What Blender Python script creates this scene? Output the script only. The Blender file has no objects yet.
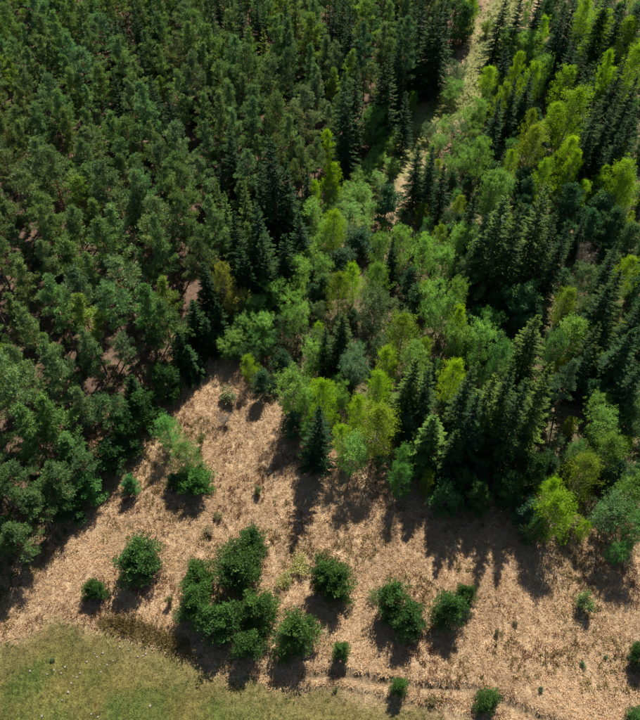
import bpy, math, random
import numpy as np
from mathutils import Vector

R = math.radians
scene = bpy.context.scene
col = scene.collection

# ------------------------------------------------------------------ camera
CAM_H, PITCH, VFOV = 85.0, 52.0, 53.0
F = 360.0 / math.tan(R(VFOV / 2))            # focal length in photo pixels (640 x 720)
cd = bpy.data.cameras.new('camera')
cd.sensor_fit = 'VERTICAL'; cd.sensor_height = 24.0
cd.lens = 12.0 / math.tan(R(VFOV / 2))
cd.clip_end = 3000
cam = bpy.data.objects.new('camera', cd); col.objects.link(cam)
cam.location = (0, 0, CAM_H); cam.rotation_euler = (R(90 - PITCH), 0, 0)
scene.camera = cam

# ------------------------------------------------------------------ light
SUN_EL, SUN_AZ = 47.0, 16.0                   # azimuth to the right of straight ahead (+Y)
w = bpy.data.worlds.new('World'); scene.world = w; w.use_nodes = True
nt = w.node_tree; bg = nt.nodes['Background']
sky = nt.nodes.new('ShaderNodeTexSky'); sky.sky_type = 'NISHITA'; sky.sun_disc = False
sky.sun_elevation = R(SUN_EL); sky.sun_rotation = R(SUN_AZ)
sky.air_density = 1.0; sky.dust_density = 0.6
nt.links.new(sky.outputs[0], bg.inputs[0]); bg.inputs[1].default_value = 0.05
sl = bpy.data.lights.new('sun', 'SUN'); sl.energy = 5.0; sl.angle = R(0.5); sl.color = (1.0, 0.94, 0.84)
so = bpy.data.objects.new('sun', sl); col.objects.link(so)
sv = Vector((math.sin(R(SUN_AZ)) * math.cos(R(SUN_EL)), math.cos(R(SUN_AZ)) * math.cos(R(SUN_EL)), math.sin(R(SUN_EL))))
so.rotation_euler = sv.to_track_quat('Z', 'Y').to_euler(); so.location = (60, 200, 200)
scene.view_settings.view_transform = 'Standard'; scene.view_settings.look = 'None'
scene.view_settings.exposure = 1.25; scene.view_settings.gamma = 1.0
scene.view_settings.use_curve_mapping = False
scene.render.engine = 'CYCLES'
scene.cycles.max_bounces = 5; scene.cycles.diffuse_bounces = 3; scene.cycles.transmission_bounces = 3

# ------------------------------------------------------------------ photo pixel -> place
CP, SP = math.cos(R(PITCH)), math.sin(R(PITCH))
def at(px, py, z=0.0):
    """the point at height z seen at photo pixel (px, py)"""
    u, v = (px - 320) / F, (360 - py) / F
    d = np.array([u, CP + v * SP, -SP + v * CP])
    k = (z - CAM_H) / d[2]
    return d[0] * k, d[1] * k, k              # x, y, depth
def to_px(x, y, z):
    dy, dz = y, z - CAM_H
    depth = dy * CP - dz * SP
    return 320 + F * x / depth, 360 - F * (dy * SP + dz * CP) / depth
def gpoly(pts):
    return np.array([at(a, b)[:2] for a, b in pts])
def inside(poly, x, y):
    x = np.asarray(x, float); y = np.asarray(y, float); r = np.zeros(x.shape, bool)
    n = len(poly)
    for i in range(n):
        x0, y0 = poly[i]; x1, y1 = poly[(i + 1) % n]
        if y0 == y1: continue
        c = ((y0 > y) != (y1 > y)) & (x < (x1 - x0) * (y - y0) / (y1 - y0) + x0)
        r ^= c
    return r
def dist_line(line, x, y):
    x = np.asarray(x, float); y = np.asarray(y, float); d = np.full(x.shape, 1e9)
    for (x0, y0), (x1, y1) in zip(line[:-1], line[1:]):
        dx, dy = x1 - x0, y1 - y0; L = dx * dx + dy * dy + 1e-9
        t = np.clip(((x - x0) * dx + (y - y0) * dy) / L, 0, 1)
        d = np.minimum(d, np.hypot(x - x0 - t * dx, y - y0 - t * dy))
    return d
def sdist(poly, x, y):
    """signed distance, positive inside"""
    d = dist_line(np.vstack([poly, poly[:1]]), x, y)
    return np.where(inside(poly, x, y), d, -d)

def vnoise(x, y, s, seed=0):
    """smooth value noise in 0..1, vectorised"""
    x = np.asarray(x, float) / s; y = np.asarray(y, float) / s
    xi = np.floor(x).astype(np.int64); yi = np.floor(y).astype(np.int64); fx = x - xi; fy = y - yi
    def hsh(a, b):
        n = (a * 374761393 + b * 668265263 + seed * 1442695041) & 0xffffffff
        n = ((n ^ (n >> 13)) * 1274126177) & 0xffffffff
        return ((n ^ (n >> 16)) & 0xffff) / 65535.0
    fx = fx * fx * (3 - 2 * fx); fy = fy * fy * (3 - 2 * fy)
    a = hsh(xi, yi) * (1 - fx) + hsh(xi + 1, yi) * fx
    b = hsh(xi, yi + 1) * (1 - fx) + hsh(xi + 1, yi + 1) * fx
    return a * (1 - fy) + b * fy

# the lie of the land, outlined in photo pixels on the ground
MEADOW = gpoly([(-120, 735), (-60, 672), (0, 644), (25, 634), (60, 618), (92, 626), (130, 640), (180, 655), (230, 676),
                (300, 692), (340, 688), (380, 700), (430, 712), (490, 726), (570, 750), (590, 860), (-120, 860)])
RIDGE_A = gpoly([(302, 676), (335, 673), (370, 680), (420, 686), (470, 690), (505, 702), (550, 722), (600, 745)])
RIDGE_B = gpoly([(300, 690), (345, 689), (390, 700), (440, 711), (490, 723)])
TALLSTRIP = gpoly([(104, 622), (130, 628), (160, 638), (184, 650)])
TRACK = gpoly([(512, -12), (503, 15), (494, 42), (482, 66), (468, 86), (452, 102), (434, 119), (411, 143), (388, 170),
               (371, 193), (354, 217), (336, 240), (318, 258)])
FOREST = gpoly([(-260, 560), (-60, 585), (0, 535), (48, 492), (84, 455), (118, 415), (150, 380), (180, 352), (217, 315), (260, 264), (300, 220),
                (335, 180), (372, 142), (408, 110), (434, 82), (452, 54), (462, 30), (474, 5), (482, -22), (484, -50), (-300, -50)])
EDGE = gpoly([(-140, 690), (-60, 650), (0, 606), (44, 562), (88, 508), (122, 458), (155, 410), (185, 382), (220, 345),
              (217, 315), (180, 352), (150, 380), (118, 415), (84, 455), (48, 492), (0, 535), (-60, 585), (-140, 620)])
RIGHT = gpoly([(232, 362), (262, 322), (302, 285), (350, 242), (400, 190), (440, 148), (478, 108), (506, 74), (520, 30), (530, -20),
               (534, -50), (980, -50), (980, 600), (700, 570), (640, 548), (560, 538), (480, 512), (400, 488), (330, 470), (290, 440), (252, 392)])

def ground_z(x, y):
    x = np.asarray(x, float); y = np.asarray(y, float)
    z = 0.30 * (vnoise(x, y, 14, 1) - .5) + 0.14 * (vnoise(x, y, 3.1, 2) - .5)
    near = y < 60
    da = dist_line(RIDGE_A, x, y); db = dist_line(RIDGE_B, x, y)
    z = z + np.where(near, -0.42 * np.exp(-(da / 0.45) ** 2) + 0.16 * np.exp(-((da - .95) / 0.5) ** 2), 0)
    z = z + np.where(near, -0.16 * np.exp(-(db / 0.35) ** 2), 0)
    fade = np.clip(np.minimum(np.minimum(x + 130, 130 - x), np.minimum(y + 10, 240 - y)) / 8, 0, 1)
    return z * fade

# ------------------------------------------------------------------ mesh helper (all quads)
class Geo:
    def __init__(self): self.q = []; self.t = []
    def add(self, quads, tint):
        self.q.append(np.asarray(quads, np.float32).reshape(-1, 4, 3)); n = len(self.q[-1])
        self.t.append(np.broadcast_to(np.asarray(tint, np.float32), (n,)).copy())
    def blades(self, b, d, L, W, rng, tint, face=None):
        """leaf / needle-spray rhombs from b along d"""
        n = len(b); L = np.broadcast_to(L, (n,))[:, None]; W = np.broadcast_to(W, (n,))[:, None]
        d = d / (np.linalg.norm(d, axis=1, keepdims=True) + 1e-9)
        r = rng.normal(size=(n, 3)) if face is None else face + rng.normal(size=(n, 3)) * .35
        s = np.cross(d, r); s /= (np.linalg.norm(s, axis=1, keepdims=True) + 1e-9)
        m = b + d * L * .5
        self.add(np.stack([b, m + s * W / 2, b + d * L, m - s * W / 2], 1), tint)
    def tube(self, pts, rad, sides=6, tint=0.5):
        pts = np.asarray(pts, float); n = len(pts); rings = []
        for i in range(n):
            t = pts[min(i + 1, n - 1)] - pts[max(i - 1, 0)]; t /= np.linalg.norm(t) + 1e-9
            a = np.array([0, 0, 1.]) if abs(t[2]) < .9 else np.array([1., 0, 0])
            u = np.cross(t, a); u /= np.linalg.norm(u); v = np.cross(t, u)
            an = np.arange(sides) * 2 * math.pi / sides
            rings.append(pts[i] + rad[i] * (np.cos(an)[:, None] * u + np.sin(an)[:, None] * v))
        rings = np.array(rings); nx = np.roll(rings, -1, axis=1)
        q = np.stack([rings[:-1], nx[:-1], nx[1:], rings[1:]], 2).reshape(-1, 4, 3)
        self.add(q, tint)
    def join(self, other): self.q += other.q; self.t += other.t; return self
    def mesh(self, name, mat):
        Q = np.concatenate(self.q); T = np.concatenate(self.t); n = len(Q)
        me = bpy.data.meshes.new(name)
        me.vertices.add(n * 4); me.loops.add(n * 4); me.polygons.add(n)
        me.vertices.foreach_set('co', Q.reshape(-1))
        me.loops.foreach_set('vertex_index', np.arange(n * 4, dtype=np.int32))
        me.polygons.foreach_set('loop_start', np.arange(0, n * 4, 4, dtype=np.int32))
        a = me.attributes.new('tint', 'FLOAT', 'POINT'); a.data.foreach_set('value', np.repeat(T, 4).astype(np.float32))
        me.update(calc_edges=True); me.materials.append(mat)
        return me

def link(name, me, parent=None):
    o = bpy.data.objects.new(name, me); col.objects.link(o)
    if parent is not None: o.parent = parent
    return o

# ------------------------------------------------------------------ materials
def mat_base(name):
    m = bpy.data.materials.new(name); m.use_nodes = True
    t = m.node_tree; t.nodes.clear()
    return m, t, t.nodes.new, t.links.new
def foliage(name, dark, light, transl, rough=.55, spec=.25, tr_tint=(1.35, 1.3, .45)):
    """leaf colour = the tree's own colour x leaf-to-leaf variation; thin leaves let sun through"""
    m, t, N, K = mat_base(name)
    out = N('ShaderNodeOutputMaterial'); oi = N('ShaderNodeObjectInfo'); at_ = N('ShaderNodeAttribute'); at_.attribute_name = 'tint'
    mp = N('ShaderNodeMix'); mp.data_type = 'RGBA'
    mp.inputs[6].default_value = (*dark, 1); mp.inputs[7].default_value = (*light, 1)
    K(at_.outputs['Fac'], mp.inputs[0])
    mu = N('ShaderNodeMix'); mu.data_type = 'RGBA'; mu.blend_type = 'MULTIPLY'; mu.inputs[0].default_value = 1
    K(oi.outputs['Color'], mu.inputs[6]); K(mp.outputs[2], mu.inputs[7])
    b = N('ShaderNodeBsdfPrincipled'); b.inputs['Roughness'].default_value = rough; b.inputs['Specular IOR Level'].default_value = spec
    K(mu.outputs[2], b.inputs['Base Color'])
    tm = N('ShaderNodeMix'); tm.data_type = 'RGBA'; tm.blend_type = 'MULTIPLY'; tm.inputs[0].default_value = 1
    tm.inputs[7].default_value = (*tr_tint, 1); K(mu.outputs[2], tm.inputs[6])
    tr = N('ShaderNodeBsdfTranslucent'); K(tm.outputs[2], tr.inputs['Color'])
    mx = N('ShaderNodeMixShader'); mx.inputs[0].default_value = transl
    K(b.outputs[0], mx.inputs[1]); K(tr.outputs[0], mx.inputs[2]); K(mx.outputs[0], out.inputs[0])
    return m
M = {}
M['pine'] = foliage('pine_needles', (.5, .58, .58), (1.6, 1.5, 1.15), .27, spec=.15, tr_tint=(1.3, 1.4, .6))
M['spruce'] = foliage('spruce_needles', (.5, .55, .6), (2.1, 1.8, .75), .2, rough=.75, spec=.06)
M['larch'] = foliage('larch_needles', (.6, .72, .7), (1.3, 1.2, .9), .46, spec=.12)
M['birch'] = foliage('birch_leaves', (.6, .7, .7), (1.35, 1.25, 1.15), .34, rough=.5, spec=.2)
M['shrub'] = foliage('shrub_leaves', (.55, .65, .6), (1.4, 1.3, 1.0), .22, rough=.4, spec=.4)
M['dry'] = foliage('dry_grass_blades', (.66, .60, .56), (1.3, 1.28, 1.26), .15, rough=.8, spec=.1, tr_tint=(1.1, 1, .8))
M['green'] = foliage('green_grass_blades', (.55, .6, .5), (1.5, 1.35, 1.2), .25, rough=.6, spec=.2)

def bark(name, low, high, z0, z1):
    m, t, N, K = mat_base(name)
    out = N('ShaderNodeOutputMaterial'); b = N('ShaderNodeBsdfPrincipled'); tc = N('ShaderNodeTexCoord')
    sp = N('ShaderNodeSeparateXYZ'); K(tc.outputs['Object'], sp.inputs[0])
    mr = N('ShaderNodeMapRange'); mr.inputs[1].default_value = z0; mr.inputs[2].default_value = z1; K(sp.outputs[2], mr.inputs[0])
    no = N('ShaderNodeTexNoise'); no.inputs['Scale'].default_value = 5; no.inputs['Detail'].default_value = 6; K(tc.outputs['Object'], no.inputs[0])
    mx = N('ShaderNodeMix'); mx.data_type = 'RGBA'; mx.inputs[6].default_value = (*low, 1); mx.inputs[7].default_value = (*high, 1); K(mr.outputs[0], mx.inputs[0])
    mv = N('ShaderNodeMapRange'); mv.inputs[1].default_value = .3; mv.inputs[2].default_value = .7; mv.inputs[3].default_value = .5; mv.inputs[4].default_value = 1.4; K(no.outputs[0], mv.inputs[0])
    mu = N('ShaderNodeMix'); mu.data_type = 'RGBA'; mu.blend_type = 'MULTIPLY'; mu.inputs[0].default_value = 1
    K(mx.outputs[2], mu.inputs[6]); K(mv.outputs[0], mu.inputs[7]); K(mu.outputs[2], b.inputs['Base Color'])
    bp = N('ShaderNodeBump'); bp.inputs['Strength'].default_value = .6; bp.inputs['Distance'].default_value = .05; K(no.outputs[0], bp.inputs['Height']); K(bp.outputs[0], b.inputs['Normal'])
    b.inputs['Roughness'].default_value = .9; K(b.outputs[0], out.inputs[0])
    return m
M['bark_pine'] = bark('pine_bark', (.13, .095, .075), (.30, .15, .075), 3, 8)
M['bark_spruce'] = bark('spruce_bark', (.10, .075, .06), (.12, .09, .07), 3, 8)
M['bark_pale'] = bark('pale_bark', (.26, .23, .19), (.24, .19, .14), 1, 5)
M['bark_grey'] = bark('grey_dead_wood', (.17, .135, .10), (.21, .17, .13), 1, 5)

def ground_mat():
    m, t, N, K = mat_base('ground_soil_and_litter')
    out = N('ShaderNodeOutputMaterial'); b = N('ShaderNodeBsdfPrincipled'); b.inputs['Roughness'].default_value = .95; b.inputs['Specular IOR Level'].default_value = .1
    ca = N('ShaderNodeAttribute'); ca.attribute_name = 'cover'
    tc = N('ShaderNodeTexCoord')
    prev = ca.outputs['Color']
    for sc_, lo, hi in ((.22, .82, 1.18), (1.5, .72, 1.25), (7., .55, 1.4)):
        no = N('ShaderNodeTexNoise'); no.inputs['Scale'].default_value = sc_; no.inputs['Detail'].default_value = 5; K(tc.outputs['Object'], no.inputs[0])
        mr = N('ShaderNodeMapRange'); mr.inputs[1].default_value = .33; mr.inputs[2].default_value = .67; mr.inputs[3].default_value = lo; mr.inputs[4].default_value = hi; K(no.outputs[0], mr.inputs[0])
        mu = N('ShaderNodeMix'); mu.data_type = 'RGBA'; mu.blend_type = 'MULTIPLY'; mu.inputs[0].default_value = 1
        K(prev, mu.inputs[6]); K(mr.outputs[0], mu.inputs[7]); prev = mu.outputs[2]
    K(prev, b.inputs['Base Color'])
    bp = N('ShaderNodeBump'); bp.inputs['Strength'].default_value = .7; bp.inputs['Distance'].default_value = .12; K(no.outputs[0], bp.inputs['Height']); K(bp.outputs[0], b.inputs['Normal'])
    K(b.outputs[0], out.inputs[0]); return m
M['ground'] = ground_mat()

# ------------------------------------------------------------------ ground sheet, cut into its kinds of cover
def smooth(d, w): return np.clip(d / w + .5, 0, 1)
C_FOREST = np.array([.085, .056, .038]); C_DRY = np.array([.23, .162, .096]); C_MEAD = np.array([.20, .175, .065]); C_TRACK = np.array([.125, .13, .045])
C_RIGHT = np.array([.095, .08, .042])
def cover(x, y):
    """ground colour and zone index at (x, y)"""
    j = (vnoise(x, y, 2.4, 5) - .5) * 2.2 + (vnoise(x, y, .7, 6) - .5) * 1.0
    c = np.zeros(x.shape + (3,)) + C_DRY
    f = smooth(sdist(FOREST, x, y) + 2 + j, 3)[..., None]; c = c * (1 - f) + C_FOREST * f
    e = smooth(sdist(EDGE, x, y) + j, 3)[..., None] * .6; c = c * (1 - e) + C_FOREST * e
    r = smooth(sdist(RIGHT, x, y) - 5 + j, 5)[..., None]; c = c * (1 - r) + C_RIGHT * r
    dt = dist_line(TRACK, x, y); t_ = smooth(np.interp(y, [85, 100, 130], [2.0, 2.8, 4.2]) + j - dt, 2.5)[..., None]
    yw = np.clip((y - 62) / 14, 0, 1)[..., None]; t_ = t_ * yw; c = c * (1 - t_) + C_TRACK * t_
    dm = sdist(MEADOW, x, y) + j * .9
    m_ = smooth(dm, 1.6)[..., None]
    g = (vnoise(x, y, 3.6, 9)[..., None] * .65 + vnoise(x, y, 1.1, 10)[..., None] * .35)
    mc = np.array([.115, .085, .028]) * (1 - g) + np.array([.034, .066, .012]) * g
    mc = np.array([.12, .095, .038]) * np.clip(1.1 - np.maximum(dm, 0) / 4, 0, .8)[..., None] + mc * (1 - np.clip(1.1 - np.maximum(dm, 0) / 4, 0, .8)[..., None])
    c = c * (1 - m_) + mc * m_
    k_ = (np.exp(-(dist_line(RIDGE_A, x, y) / .42) ** 2) * .95)[..., None]; k_ = np.maximum(k_, np.exp(-(dist_line(RIDGE_B, x, y) / .3) ** 2)[..., None] * .5)
    c = c * (1 - k_) + np.array([.075, .055, .032]) * k_            # bare soil, darker brown along the wheel ruts
    zone = np.zeros(x.shape, int)                                    # 0 dry clearing
    zone[sdist(FOREST, x, y) + 2 + j * .6 > 0] = 1                  # forest floor
    zone[(sdist(EDGE, x, y) + j * .6 > 0)] = 1
    zone[(sdist(RIGHT, x, y) - 5 + j * .6 > 0)] = 1
    zone[(dt < 2.4 + j * .5) & (y > 66)] = 3
    zone[dm > 0] = 2
    return c, zone
STEP = 0.6
gx = np.arange(-130, 130 + 1e-6, STEP); gy = np.arange(-10, 240 + 1e-6, STEP)
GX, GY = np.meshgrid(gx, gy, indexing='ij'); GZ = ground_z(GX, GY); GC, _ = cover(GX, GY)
nx_, ny_ = len(gx), len(gy)
cx, cy = np.meshgrid(gx[:-1] + STEP / 2, gy[:-1] + STEP / 2, indexing='ij'); _, ZONE = cover(cx, cy)
def ground_part(name, z, extra=False):
    ii, jj = np.nonzero(ZONE == z)
    idx = np.stack([ii * ny_ + jj, (ii + 1) * ny_ + jj, (ii + 1) * ny_ + jj + 1, ii * ny_ + jj + 1], 1)
    used, inv = np.unique(idx.reshape(-1), return_inverse=True)
    co = np.stack([GX.reshape(-1)[used], GY.reshape(-1)[used], GZ.reshape(-1)[used]], 1); cc = GC.reshape(-1, 3)[used]
    f = inv.reshape(-1, 4)
    if extra:                                                        # the land beyond, out to the horizon
        x0, x1, y0, y1, B = gx[0], gx[-1], gy[0], gy[-1], 1500.0
        o = np.array([[-B, -B, 0], [x0, y0, 0], [x0, y1, 0], [-B, B, 0], [x1, y0, 0], [B, -B, 0], [B, B, 0], [x1, y1, 0]]); k = len(co)
        co = np.vstack([co, o]); cc = np.vstack([cc, np.tile(C_FOREST, (8, 1))])
        f = np.vstack([f, k + np.array([[0, 1, 2, 3], [4, 5, 6, 7], [0, 5, 4, 1], [2, 7, 6, 3]])])
    me = bpy.data.meshes.new(name); me.from_pydata(co.tolist(), [], f.tolist())
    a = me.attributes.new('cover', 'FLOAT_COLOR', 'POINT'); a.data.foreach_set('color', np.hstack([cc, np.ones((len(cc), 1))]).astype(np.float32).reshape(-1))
    me.materials.append(M['ground']); me.polygons.foreach_set('use_smooth', np.ones(len(f), bool)); me.update()
    o = link(name, me); o['kind'] = 'structure'; return o
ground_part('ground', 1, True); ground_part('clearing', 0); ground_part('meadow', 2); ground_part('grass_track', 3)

# ------------------------------------------------------------------ tree kinds (each variant built once, then copied)
def unit(v): return v / (np.linalg.norm(v, axis=-1, keepdims=True) + 1e-9)
def trunk_curve(rng, h, bend, n=9):
    t = np.linspace(0, 1, n); p = np.zeros((n, 3)); p[:, 2] = t * h
    a = rng.uniform(0, 6.28, 2); p[:, 0] = bend * np.sin(t * 2.6 + a[0]) - bend * math.sin(a[0]); p[:, 1] = bend * np.sin(t * 2.2 + a[1]) - bend * math.sin(a[1])
    return t, p
def tufts(g, rng, cen, n, rad, flat, L, W, up, tints):
    """needle tufts: short blades bursting from points scattered through a flattened clump"""
    k = len(cen)
    off = rng.normal(size=(k, n, 3)) * .52; off *= np.minimum(1, 1.1 / (np.linalg.norm(off, axis=2, keepdims=True) + 1e-6))
    off *= rad[:, None, None]; off[..., 2] *= flat
    b = (cen[:, None, :] + off).reshape(-1, 3)
    tt = (tints[:, None] + rng.normal(size=(k, n)) * .16).reshape(-1)
    for _ in range(5):
        d = unit(off.reshape(-1, 3)) * .55 + rng.normal(size=b.shape) * .75; d[:, 2] += up
        g.blades(b, d, L * rng.uniform(.7, 1.25, len(b)), W, rng, np.clip(tt, 0, 1))
def interp(pts, t, f):
    return np.stack([np.interp(f, t, pts[:, k]) for k in range(3)], -1)

def make_pine(seed, h, r, t0, nl, prof, el, clump, nt=11, dead=8, r0=.17, lean=.35, perl=7, tuft=.27, thinw=.25, top=1.0):
    rng = np.random.default_rng(seed)
    tr, lm, cr = Geo(), Geo(), Geo()
    t, p = trunk_curve(rng, h * .97, lean)
    tr.tube(p, r0 * (1 - t * .86), 7)
    cen, rad, tin = [], [], []
    for i in range(nl):
        u = (i + rng.uniform(0, .9)) / nl; f = t0 + (top - t0) * u ** 1.15
        az = i * 2.39996 + rng.normal() * .5
        L = r * np.interp(u, *prof) * rng.uniform(.55, 1.2); e = np.interp(u, [0, 1], el) + rng.normal() * .13
        s = interp(p, t, np.array([f]))[0]
        d = np.array([math.cos(az) * math.cos(e), math.sin(az) * math.cos(e), math.sin(e)])
        side = np.array([-math.sin(az), math.cos(az), 0])
        q = [s, s + d * L * .5 + [0, 0, -.05 * L], s + d * L + [0, 0, .10 * L]]
        br = .028 + .02 * L / max(r, .1)
        lm.tube(q, [br, br * .6, br * .2], 4)
        lt = np.clip(.45 + rng.normal() * .22, 0, 1)
        npl = max(3, int(round(perl * min(1.15, L / r + .12))))
        for k in range(npl):
            ff = .38 + .62 * (k / (npl - 1)) + rng.normal() * .05
            lat = rng.uniform(-1, 1) * .36 * L * ff * (1.15 - .6 * (k / (npl - 1)))
            c = interp(np.array(q), np.array([0, .5, 1.]), np.array([min(ff, 1.02)]))[0] + side * lat + [0, 0, rng.uniform(-.05, .28) * clump]
            if abs(lat) > .2: lm.tube([interp(np.array(q), np.array([0, .5, 1.]), np.array([max(ff - .15, .1)]))[0], c], [.014, .006], 3)
            cen.append(c); rad.append(clump * rng.uniform(.7, 1.25) * (1.1 if npl > 5 else .9)); tin.append(lt + rng.normal() * .08)
    for k in range(2):                                                # the leader
        cen.append(p[-1] + [rng.normal() * .1, rng.normal() * .1, -.3 + k * .16]); rad.append(clump * .6); tin.append(.6)
    tufts(cr, rng, np.array(cen), nt, np.array(rad), .5, tuft, tuft * thinw, .75, np.array(tin))
    for k in range(dead):                                             # dead snags under the crown
        f = rng.uniform(.25, t0 + .1); az = rng.uniform(0, 6.28); L = rng.uniform(.4, 1.5)
        s = interp(p, t, np.array([f]))[0]; lm.tube([s, s + np.array([math.cos(az) * L, math.sin(az) * L, rng.uniform(-.2, .25)])], [.022, .006], 3)
    return dict(h=h, r=r, parts=[('trunk', tr.join(lm).mesh('pine_trunk', M['bark_pine'])), ('crown', cr.mesh('pine_crown', M['pine']))])

def make_spruce(seed, h, r, t0=.05, thin=0.0):
    rng = np.random.default_rng(seed); tr, lm, cr = Geo(), Geo(), Geo()
    t, p = trunk_curve(rng, h, .12)
    tr.tube(p, .011 * h * (1 - t * .95), 7)
    z = t0 * h; i = 0; lob = rng.uniform(0, 6.28)
    while z < h * .985:
        u = z / h; nb = 7 if u < .7 else 5; L0 = r * ((1 - u) ** .82) * (1.02 if u > .15 else .75 + 1.8 * u) + .10
        a0 = rng.uniform(0, 6.28)
        for k in range(nb):
            if rng.random() < thin + .06: continue
            az = a0 + k * 6.283 / nb + rng.normal() * .14
            L = L0 * rng.uniform(.5, 1.25) * (1 + .12 * math.sin(az * 2 + lob)); sag = np.interp(u, [0, .55, .9, 1], [.42, .26, -.15, -.8]) + rng.normal() * .10
            s = interp(p, t, np.array([min(.99, max(.02, u + rng.normal() * .018))]))[0]; hd = np.array([math.cos(az), math.sin(az), 0]); sd = np.array([-hd[1], hd[0], 0])
            f = np.linspace(0, 1, 5)
            q = s + hd * (L * f)[:, None]; q[:, 2] += -sag * L * (f ** 1.3) + .16 * L * f ** 3
            if L > .8: lm.tube(q[[0, 2, 4]], [.012 + .007 * L, .008, .004], 3)
            n = max(5, int(L / .085)); ff = np.linspace(.14, 1, n) + rng.normal(size=n) * .02; b = interp(q, f, np.clip(ff, 0, 1))
            wl = .18 + .30 * L * .5 * np.sin(np.clip(ff, 0, 1) * 2.6 + .35); wl = np.clip(wl, .12, .62)
            bt = np.clip(.28 + rng.normal() * .16, 0, 1)
            for sg in (-1, 1):
                d = hd[None] * .85 + sg * sd[None] * rng.uniform(.65, 1.1, (n, 1)); d = d + rng.normal(size=(n, 3)) * .12; d[:, 2] += -.18
                g_t = np.clip(bt + .55 * np.clip(ff, 0, 1) ** 3 + rng.normal(size=n) * .12, 0, 1)
                cr.blades(b, d, wl * rng.uniform(.8, 1.25, n), .12, rng, g_t, face=np.array([[0, 0, 1.]]))
            m = max(3, n // 2); d = np.tile([0, 0, -1.], (m, 1)) + rng.normal(size=(m, 3)) * .35      # hanging twigs
            cr.blades(b[rng.integers(0, n, m)], d, rng.uniform(.15, .42, m), .12, rng, np.clip(bt - .1 + rng.normal(size=m) * .1, 0, 1))
            d = hd[None] + rng.normal(size=(3, 3)) * .3; d[:, 2] += .25
            cr.blades(np.tile(q[-1], (3, 1)), d, .26, .10, rng, min(1, bt + .5))
        z += np.interp(u, [0, .6, 1], [.66, .50, .28]) * (h / 20) * rng.uniform(.85, 1.15); i += 1
    b = np.tile(p[-1], (8, 1)) - [0, 0, .25]; d = rng.normal(size=(8, 3)) * .35; d[:, 2] = 1
    cr.blades(b, d, .5, .09, rng, .6)
    return dict(h=h, r=r, parts=[('trunk', tr.join(lm).mesh('spruce_trunk', M['bark_spruce'])), ('crown', cr.mesh('spruce_crown', M['spruce']))])

def make_leafy(seed, h, r, prof, nl, el, leaf, mat, t0=.12, per=13, nleaf=13, stems=1, r0=.09, droop=0., up=.0, spread=.20, curve=.25, barkm='bark_pale'):
    rng = np.random.default_rng(seed); tr, lm, cr = Geo(), Geo(), Geo()
    for s_ in range(stems):
        t, p = trunk_curve(rng, h * (.97 if s_ == 0 else rng.uniform(.68, .95)), .16 if stems == 1 else .25)
        if stems > 1:
            a = s_ * 6.283 / stems + rng.normal() * .4; p[:, 0] += math.cos(a) * r * .62 * t ** .8; p[:, 1] += math.sin(a) * r * .62 * t ** .8
        hh = p[-1, 2]; rr = r if stems == 1 else r * .62
        tr.tube(p, r0 * (1 - .9 * t) / (stems ** .4), 6)
        n_l = nl if stems == 1 else int(nl / stems * 1.3)
        for i in range(n_l):
            u = (i + rng.uniform(0, .95)) / n_l; f = t0 + (1 - t0) * u * .97; az = i * 2.39996 + rng.normal() * .4
            L = rr * np.interp(u, *prof) * rng.uniform(.66, 1.16); e = np.interp(u, [0, 1], el) + rng.normal() * .12
            ce = max(math.cos(e), .3); s = interp(p, t, np.array([f]))[0]
            hd = np.array([math.cos(az), math.sin(az), 0]); L3 = L / ce
            ft = np.linspace(0, 1, 4); q = s + hd * (L * ft)[:, None]; q[:, 2] += L3 * math.sin(e) * ft + curve * L * ft ** 2 - droop * L * ft ** 3
            q[:, 2] = np.minimum(q[:, 2], hh * (1.0 + .02 * rng.normal()))
            lm.tube(q[[0, 2, 3]], [.012 + .012 * L, .009, .003], 3)
            ff = np.clip(.28 + .75 * rng.random(per) ** .8, 0, 1.03); c = interp(q, ft, np.clip(ff, 0, 1)) + rng.normal(size=(per, 3)) * .13 * (L + .25)
            lt = np.clip(.45 + rng.normal() * .16, 0, 1); ct = lt + rng.normal(size=per) * .14
            b = (c[:, None, :] + rng.normal(size=(per, nleaf, 3)) * spread).reshape(-1, 3)
            d = hd[None] * .5 + rng.normal(size=b.shape) * .9; d[:, 2] += up
            tt = np.clip(np.repeat(ct, nleaf) + rng.normal(size=len(b)) * .13, 0, 1)
            cr.blades(b, d, leaf[0] * rng.uniform(.65, 1.3, len(b)), leaf[1], rng, tt)
        b = np.tile(p[-1], (40, 1)) + rng.normal(size=(40, 3)) * [.10, .10, .25] - [0, 0, .15]
        d = rng.normal(size=(40, 3)) * .6; d[:, 2] += .6; cr.blades(b, d, leaf[0], leaf[1], rng, .55)
    return dict(h=h, r=r, parts=[('trunk', tr.join(lm).mesh('leafy_trunk', M[barkm])), ('crown', cr.mesh('leafy_crown', M[mat]))])

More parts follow.
